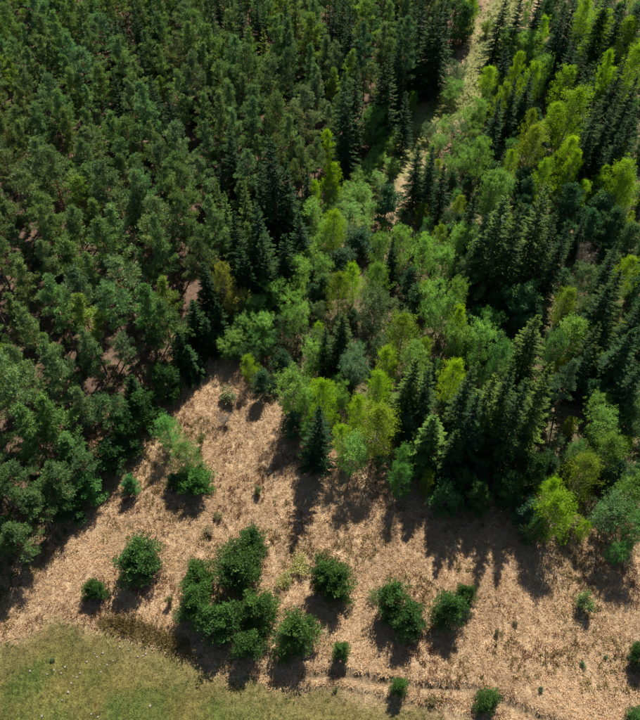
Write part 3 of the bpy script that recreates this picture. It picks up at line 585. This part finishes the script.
# ------------------------------------------------------------------ grass
def scatter(n, x0, x1, y0, y1, rng): return rng.uniform(x0, x1, n), rng.uniform(y0, y1, n)
def grass(name, x, y, rng, nb, L, W, lay, mat, colour, label, cat, tz=None):
    g = Geo(); z = ground_z(x, y); n = len(x)
    tus = np.clip(.45 + rng.normal(size=n) * .2 + (vnoise(x, y, 1.6, 31) - .5) * .35 + (vnoise(x, y, 9, 34) - .5) * .55, 0, 1)
    size = rng.uniform(.6, 1.3, n)
    comb = vnoise(x, y, 5, 33) * 12.6
    for k in range(nb):
        b = np.stack([x + rng.normal(size=n) * .09, y + rng.normal(size=n) * .09, z - .02], 1)
        a = comb + rng.normal(size=n) * 1.5; el = np.clip(rng.normal(lay, .3, n), .08, 1.5)
        d = np.stack([np.cos(a) * np.cos(el), np.sin(a) * np.cos(el), np.sin(el)], 1)
        g.blades(b, d, L * size * rng.uniform(.7, 1.3, n), W * size, rng, np.clip(tus + rng.normal(size=n) * .16, 0, 1), face=np.array([[0, 0, 1.]]))
    o = link(name, g.mesh(name, mat)); o.color = (*colour, 1); o['kind'] = 'stuff'; o['label'] = label; o['category'] = cat
    return o
rng = np.random.default_rng(11)
x, y = scatter(76000, -62, 62, 10, 75, rng)
dM, dF, dE, dR = sdist(MEADOW, x, y), sdist(FOREST, x, y), sdist(EDGE, x, y), sdist(RIGHT, x, y)
px_, py_ = to_px(x, y, 0)
vis = (px_ > -25) & (px_ < 665) & (py_ < 745) & (py_ > 330)
ok = vis & (dM < rng.normal(size=len(x)) * .35) & (dF < 1) & (dR < 9 * rng.random(len(x))) & (dE < rng.random(len(x)) * 5) & (dist_line(RIDGE_A, x, y) > .42) & (dist_line(RIDGE_B, x, y) > .3)
print('tussocks', ok.sum())
grass('dry_grass', x[ok], y[ok], rng, 15, .38, .036, .55, M['dry'], (.43, .298, .172), 'flattened tan dry grass covering the clearing', 'grass')
og = (vnoise(x, y, 6, 51) * .6 + vnoise(x, y, 1.8, 52) * .4 > .61) & ok & (rng.random(len(x)) < .4)
grass('green_tufts', x[og], y[og], rng, 8, .42, .07, .8, M['green'], (.14, .125, .042), 'thin olive-green tufts sprouting among the dry grass', 'grass')
og = (vnoise(x, y, 4, 61) * .6 + vnoise(x, y, 1.2, 62) * .4 > .64) & ok & (rng.random(len(x)) < .4)
grass('reddish_weeds', x[og], y[og], rng, 8, .45, .06, .9, M['dry'], (.15, .075, .042), 'reddish-brown weed stalks among the dry grass', 'weeds')
x, y = scatter(26000, -55, 30, 10, 36, rng); dM = sdist(MEADOW, x, y); px_, py_ = to_px(x, y, 0)
ok = (px_ > -25) & (px_ < 665) & (py_ < 745) & (dM > rng.normal(size=len(x)) * .4)
gsel = vnoise(x, y, 3.6, 9) * .65 + vnoise(x, y, 1.1, 10) * .35 + rng.normal(size=len(x)) * .1
o1 = ok & (gsel > .44); o2 = ok & (gsel <= .44)
grass('meadow_grass', x[o1], y[o1], rng, 9, .15, .034, .8, M['green'], (.044, .088, .014), 'short green grass of the meadow in the bottom left corner', 'grass')
grass('faded_meadow_grass', x[o2], y[o2], rng, 7, .15, .034, .7, M['dry'], (.118, .093, .032), 'faded straw-coloured grass mixed into the meadow', 'grass')
x, y = scatter(9000, -60, 90, 60, 190, rng); dt = dist_line(TRACK, x, y); ok = (dt < np.interp(y, [85, 100, 130], [2.0, 2.8, 4.2]) + rng.normal(size=len(x)) * .6)
xs, ys = x[ok], y[ok]
xx = np.repeat(xs, 6) + rng.normal(size=len(xs) * 6) * .9; yy = np.repeat(ys, 6) + rng.normal(size=len(xs) * 6) * .9
grass('track_grass', xx, yy, rng, 7, .34, .10, .7, M['green'], (.135, .18, .036), 'pale yellow-green grass growing along the straight track', 'grass')
t_ = rng.random(700); L_ = np.concatenate([[0], np.cumsum(np.hypot(*np.diff(TALLSTRIP, axis=0).T))]); xx = np.interp(t_ * L_[-1], L_, TALLSTRIP[:, 0]) + rng.normal(size=700) * .6; yy = np.interp(t_ * L_[-1], L_, TALLSTRIP[:, 1]) + rng.normal(size=700) * .55
grass('tall_grass', xx, yy, rng, 9, .6, .05, .95, M['dry'], (.18, .145, .055), 'strip of taller brownish grass along the meadow edge', 'grass')
x, y = scatter(70000, -120, 110, 25, 185, rng); fl = (sdist(FOREST, x, y) > -1) | (sdist(RIGHT, x, y) > 3) | (sdist(EDGE, x, y) > 0); px_, py_ = to_px(x, y, 0)
pat = vnoise(x, y, 4, 41) * .6 + vnoise(x, y, 1.3, 42) * .4
ok = fl & (px_ > -30) & (px_ < 670) & (py_ > -20) & (pat > np.where(sdist(RIGHT, x, y) > 0, .36, .44))
grass('forest_undergrowth', x[ok], y[ok], rng, 7, .5, .12, .7, M['green'], (.055, .09, .026), 'low green undergrowth on the forest floor', 'undergrowth')

# pale stones lying in the meadow
STONES = [(30, 671), (47, 674), (54, 670), (59, 670), (61, 673), (65, 667), (73, 676), (77, 677), (80, 673), (71, 683), (68, 692), (62, 700), (95, 654), (97, 657), (103, 653), (107, 665), (113, 661), (120, 647), (128, 646), (129, 650), (138, 657), (143, 656), (146, 654), (87, 662), (101, 672), (1, 658), (42, 716), (91, 714), (98, 717), (150, 706), (100, 665)]
def stone_mesh(seed):
    r = np.random.default_rng(seed); import bmesh
    bm = bmesh.new(); bmesh.ops.create_icosphere(bm, subdivisions=2, radius=1)
    for v in bm.verts: v.co *= 1 + .22 * math.sin(v.co.x * 4 + seed) * math.cos(v.co.y * 3.1 + seed * 2) + r.normal() * .05; v.co.z *= .6
    me = bpy.data.meshes.new('stone'); bm.to_mesh(me); bm.free(); me.materials.append(M['stone']); return me
m, t, N, K = mat_base('pale_stone'); out = N('ShaderNodeOutputMaterial'); b = N('ShaderNodeBsdfPrincipled'); no = N('ShaderNodeTexNoise'); no.inputs['Scale'].default_value = 4
mr = N('ShaderNodeMix'); mr.data_type = 'RGBA'; mr.inputs[6].default_value = (.14, .12, .10, 1); mr.inputs[7].default_value = (.25, .22, .19, 1); K(no.outputs[0], mr.inputs[0]); K(mr.outputs[2], b.inputs['Base Color']); b.inputs['Roughness'].default_value = .9; K(b.outputs[0], out.inputs[0]); M['stone'] = m
SM = [stone_mesh(i) for i in range(4)]
for i, (px, py) in enumerate(STONES):
    x, y, _ = at(px, py); o = link('stone', SM[i % 4]); s = RNG.uniform(.07, .15); o.location = (x, y, float(ground_z(x, y)) + s * .35); o.scale = (s, s * RNG.uniform(.7, 1), s); o.rotation_euler = (0, 0, RNG.uniform(0, 6.28))
    o['label'] = 'small pale stone lying in the short grass of the meadow'; o['category'] = 'stone'; o['group'] = 'pale stones in the meadow'
# ------------------------------------------------------------------ labels: which tree is which
LAND = {  # tip pixel of a tree one can find at a glance: (its own label, how the others refer to it)
 (565, 497): ('wide bright lime-green larch at the edge of the clearing on the right', 'the wide lime larch at the clearing edge'),
 (316, 408): ('narrow near-black spruce throwing a pointed shadow onto the clearing', 'the narrow dark spruce with the pointed shadow'),
 (509, 196): ('biggest dark spruce in the middle of the right-hand wood, sunlit on its left side', 'the biggest spruce in mid-wood'),
 (442, 291): ('broad pale green willow in the middle of the right-hand wood', 'the broad pale willow in mid-wood'),
 (577, 86): ('tallest and widest lime larch in the upper right of the wood', 'the tallest lime larch at upper right'),
 (272, 136): ('huge dark spruce in the forest left of the track', 'the huge spruce left of the track'),
 (346, 74): ('tall near-black spruce towering over the left side of the track', 'the tall black spruce by the track'),
 (465, 4): ('lone bushy pine standing at the far end of the track', 'the lone pine at the far track end'),
 (222, 266): ('yellowing birch lit up against the dark forest edge', 'the yellowing birch at the forest edge'),
 (296, 299): ('broad pale green willow where the track meets the clearing', 'the broad willow at the foot of the track'),
 (290, 374): ('pale rounded birch at the top corner of the clearing', 'the pale birch at the clearing corner'),
 (433, 416): ('loose-branched green spruce at the front of the wood', 'the loose-branched front spruce'),
 (553, 364): ('tall olive-tipped spruce, rightmost of the big front spruces', 'the rightmost big front spruce'),
 (527, 286): ('large round blue-green pine in the middle of the wood', 'the large round pine in mid-wood'),
 (590, 245): ('leafless grey shrub among the blue-green pines on the right', 'the leafless grey shrub'),
 (612, 284): ('broad dark spruce near the right border below a lime larch', 'the broad spruce near the right border'),
 (420, 144): ('left one of two dark spruces close beside the track', 'the twin dark spruces beside the track'),
 (386, 189): ('blue-green pine with a bare stem standing alone beside the track', 'the lone blue-green pine beside the track'),
 (598, 6): ('large silvery domed willow in the top right corner', 'the silvery willow at top right'),
 (633, 160): ('broad lime larch cut by the right border of the picture', 'the broad lime larch on the right border'),
 (381, 406): ('wide olive-yellow larch at the front of the wood', 'the wide olive larch at the wood front'),
 (617, 503): ('leafy grey-green birch at the clearing edge near the right border', 'the leafy birch near the right border'),
 (507, 29): ('pale birch, first beside the far end of the track', 'the first pale birch by the far track'),
 (440, 2): ('dark spruce at the far left side of the track, widest of its clump', 'the widest far spruce by the track'),
 (36, 396): ('big bright-boughed pine near the left border above the clearing', 'the bright pine near the left border'),
 (104, 200): ('large broad-crowned pine in the middle of the left forest', 'the broad pine amid the left forest'),
 (248, 44): ('broad light green pine in the upper middle of the left forest', 'the broad pine in upper mid-forest'),
 (40, 34): ('large pine in the top left corner of the forest', 'the large pine in the top left corner'),
 (136, 282): ('large green pine overlooking the dark forest edge', 'the large pine over the forest edge'),
 (186, 18): ('light green pine beside dark spruces at the top of the left forest', 'the light pine beside the top spruces'),
 (120, 34): ('broad pine below a dark gap at the top of the left forest', 'the broad pine below the top gap'),
 (88, 104): ('pointed pine in the upper left quarter of the forest', 'the pointed pine at upper left'),
 (178, 190): ('tall pine with bare lower trunk amid the left forest', 'the tall bare-stemmed pine'),
 (66, 238): ('yellowish broad-crowned pine in the left forest', 'the yellowish broad pine'),
 (274, 92): ('wide spreading pine above the huge spruce left of the track', 'the spreading pine above the huge spruce'),
 (198, 240): ('grey-green thin-crowned pine beside the dark forest edge', 'the thin-crowned pine at the forest edge'),
 (287, 12): ('grey-green pine among dark spruces at the top middle', 'the grey-green pine at top middle'),
 (412, 14): ('tall blue-green pine among the spruces at the far track', 'the tall blue-green pine by the far track'),
 (10, 468): ('broad pine on the left border above the clearing corner', 'the broad pine on the left border'),
 (163, 418): ('fresh green young larch at the upper left of the clearing, tallest tree out there', 'the tallest green larch in the clearing'),
}
WORD = {'pine': 'pine', 'young_pine': 'young pine', 'spruce': 'spruce', 'larch': 'larch', 'birch': 'birch', 'willow': 'willow', 'shrub': 'shrub', 'bare': 'leafless shrub', 'bush': 'bush'}
def hue(kind, c):
    if kind == 'bare': return 'grey'
    if kind == 'spruce': return 'near-black' if c[1] < .064 else 'dark green'
    if kind == 'larch': return 'olive' if c[1] / c[0] < 1.4 else ('lime' if c[2] / c[1] < .12 else 'fresh green')
    if kind in ('birch', 'willow'): return 'yellowish' if c[1] / c[0] < 1.3 else ('pale green' if c[1] > .25 else ('grey-green' if c[2] / c[1] > .42 else 'green'))
    if kind == 'young_pine': return 'blue-green' if c[2] / c[1] > .5 else 'dark green'
    return 'green'
def where(px, q):
    dx, dy = px[0] - q[0], px[1] - q[1]; a = math.degrees(math.atan2(-dy, dx)) % 360
    return ['right of', 'above right of', 'above', 'above left of', 'left of', 'below left of', 'below', 'below right of'][int((a + 22.5) // 45) % 8]
BUSHLABEL = ['large dark green round bush standing alone left of the bush cluster', 'small left half of the little twin bush above the meadow', 'small right half of the little twin bush above the meadow',
  'small round bush at the top of the big bush cluster', 'largest round bush in the upper middle of the bush cluster', 'bush at the upper left side of the big cluster', 'bush at the left side of the big cluster beside the tall grass strip',
  'bush at the lower left of the big cluster shading the meadow', 'bush in the middle right of the big cluster', 'bush at the lower right corner of the big cluster', 'low bush at the bottom middle of the big cluster',
  'left half of the upright double bush right of the cluster', 'right half of the upright double bush right of the cluster', 'upper left lobe of the wide double bush in mid-clearing', 'lower right lobe of the wide double bush in mid-clearing',
  'round bush just right of the wide double bush', 'small dark bush tucked behind the round bush in mid-clearing', 'small narrow bush just above the wheel ruts', 'small bush on the lower wheel rut at the bottom border',
  'dark bush between the wheel ruts and the bottom border', 'bush cut by the right border in the lower clearing', 'small bush in the bottom right corner']
SHRUBLABEL = ['light green shrub alone in the clearing below the wood on the right', 'tiny dark shrub in the right of the clearing, lower left of two', 'tiny dark shrub in the right of the clearing, upper of two', 'tiny dark shrub just above the wheel rut at lower right',
  'yellow-green low shrub left of the upright double bush', 'yellowish low shrub beside the pinkish grass near the bush cluster', 'tiny upright green shrub in the middle of the clearing', 'low brownish shrub above the big bush cluster', 'thin olive shrub at the narrow top of the clearing',
  'tiny brown shrub between the two wheel ruts', 'slender pale shrub beside the two young larches in the clearing', 'tiny brown shrub below the shadow of the front spruces', 'tiny olive shrub at the tip of a spruce shadow', 'low reddish shrub above left of the bush cluster', 'tiny green shrub at the meadow edge near the narrow bush',
  'thin upright shrub between the lone bush and the cluster', 'tiny dark green shrub in the meadow']
used = set(); nb = ns = nbare = 0
ORD = ['', 'second ', 'third ', 'fourth ', 'fifth ', 'sixth ']
for i, (x, y, r_, kind, h, root, px) in enumerate(PLANTED):
    if 'label' in root: continue
    if i >= NHAND: continue
    if kind == 'bush' and nb < len(BUSHLABEL) and i >= len(HAND): root['label'] = BUSHLABEL[nb]; nb += 1; root['group'] = 'bushes in the clearing'; continue
    if kind == 'shrub' and i >= len(HAND): root['label'] = SHRUBLABEL[ns]; ns += 1; root['group'] = 'low shrubs in the clearing'; continue
    if kind == 'bare' and i >= len(HAND): root['label'] = ['leafless twiggy shrub at the narrow top of the clearing', 'dead twigs at the foot of the upright double bush'][nbare]; nbare += 1; continue
    root['group'] = WORD[kind] + (' trees of the left forest' if inside(FOREST, x, y) or inside(EDGE, x, y) else ' trees of the right-hand wood and clearing')
    if tuple(px) in LAND: root['label'] = LAND[tuple(px)][0]; used.add(root['label']); continue
    c = HAND[i][5] or COLOUR[kind]; near = sorted(LAND, key=lambda q: math.hypot(px[0] - q[0], px[1] - q[1]))
    done = False
    for o_ in ORD:
        for q in near[:2]:
            lb = f'{o_}{hue(kind, c)} {WORD[kind]} {where(px, q)} {LAND[q][1]}'
            if lb not in used: done = True; break
        if done: break
    used.add(lb); root['label'] = lb
# trees of the closed stands: told apart by how near they stand to a tree one can find; where there are too many for that they share a label
NTH = ['nearest', 'second nearest', 'third nearest', 'fourth nearest', 'fifth nearest', 'sixth nearest', 'seventh nearest', 'eighth nearest', 'ninth nearest', 'tenth nearest', 'eleventh nearest', 'twelfth nearest']
patch = {}
for i, (x, y, r_, kind, h, root, px) in enumerate(PLANTED):
    if i < NHAND: continue
    q = min(LAND, key=lambda q: math.hypot(px[0] - q[0], px[1] - q[1])); left_side = inside(FOREST, x, y) or inside(EDGE, x, y)
    if left_side: lb = f'{"plain" if kind == "pine" else ("low" if kind == "young_pine" else "small dark")} {WORD[kind]} {where(px, q)} {LAND[q][1]}'
    else: lb = f'small {WORD[kind]} {where(px, q)} {LAND[q][1]}'
    patch.setdefault(lb, []).append((math.hypot(px[0] - q[0], px[1] - q[1]), root))
for lb, members in patch.items():
    members.sort(key=lambda m: m[0])
    for k, (d, root) in enumerate(members):
        one = f'{NTH[k]} {lb}' if 1 < len(members) <= 12 else lb
        root['label'] = one if len(one.split()) <= 16 else lb
        root['group'] = lb.split(' the ', 1)[0].rsplit(' of', 1)[0] + ' of ' + lb.split(' the ', 1)[1] if len(members) > 1 else 'trees of the closed stands'
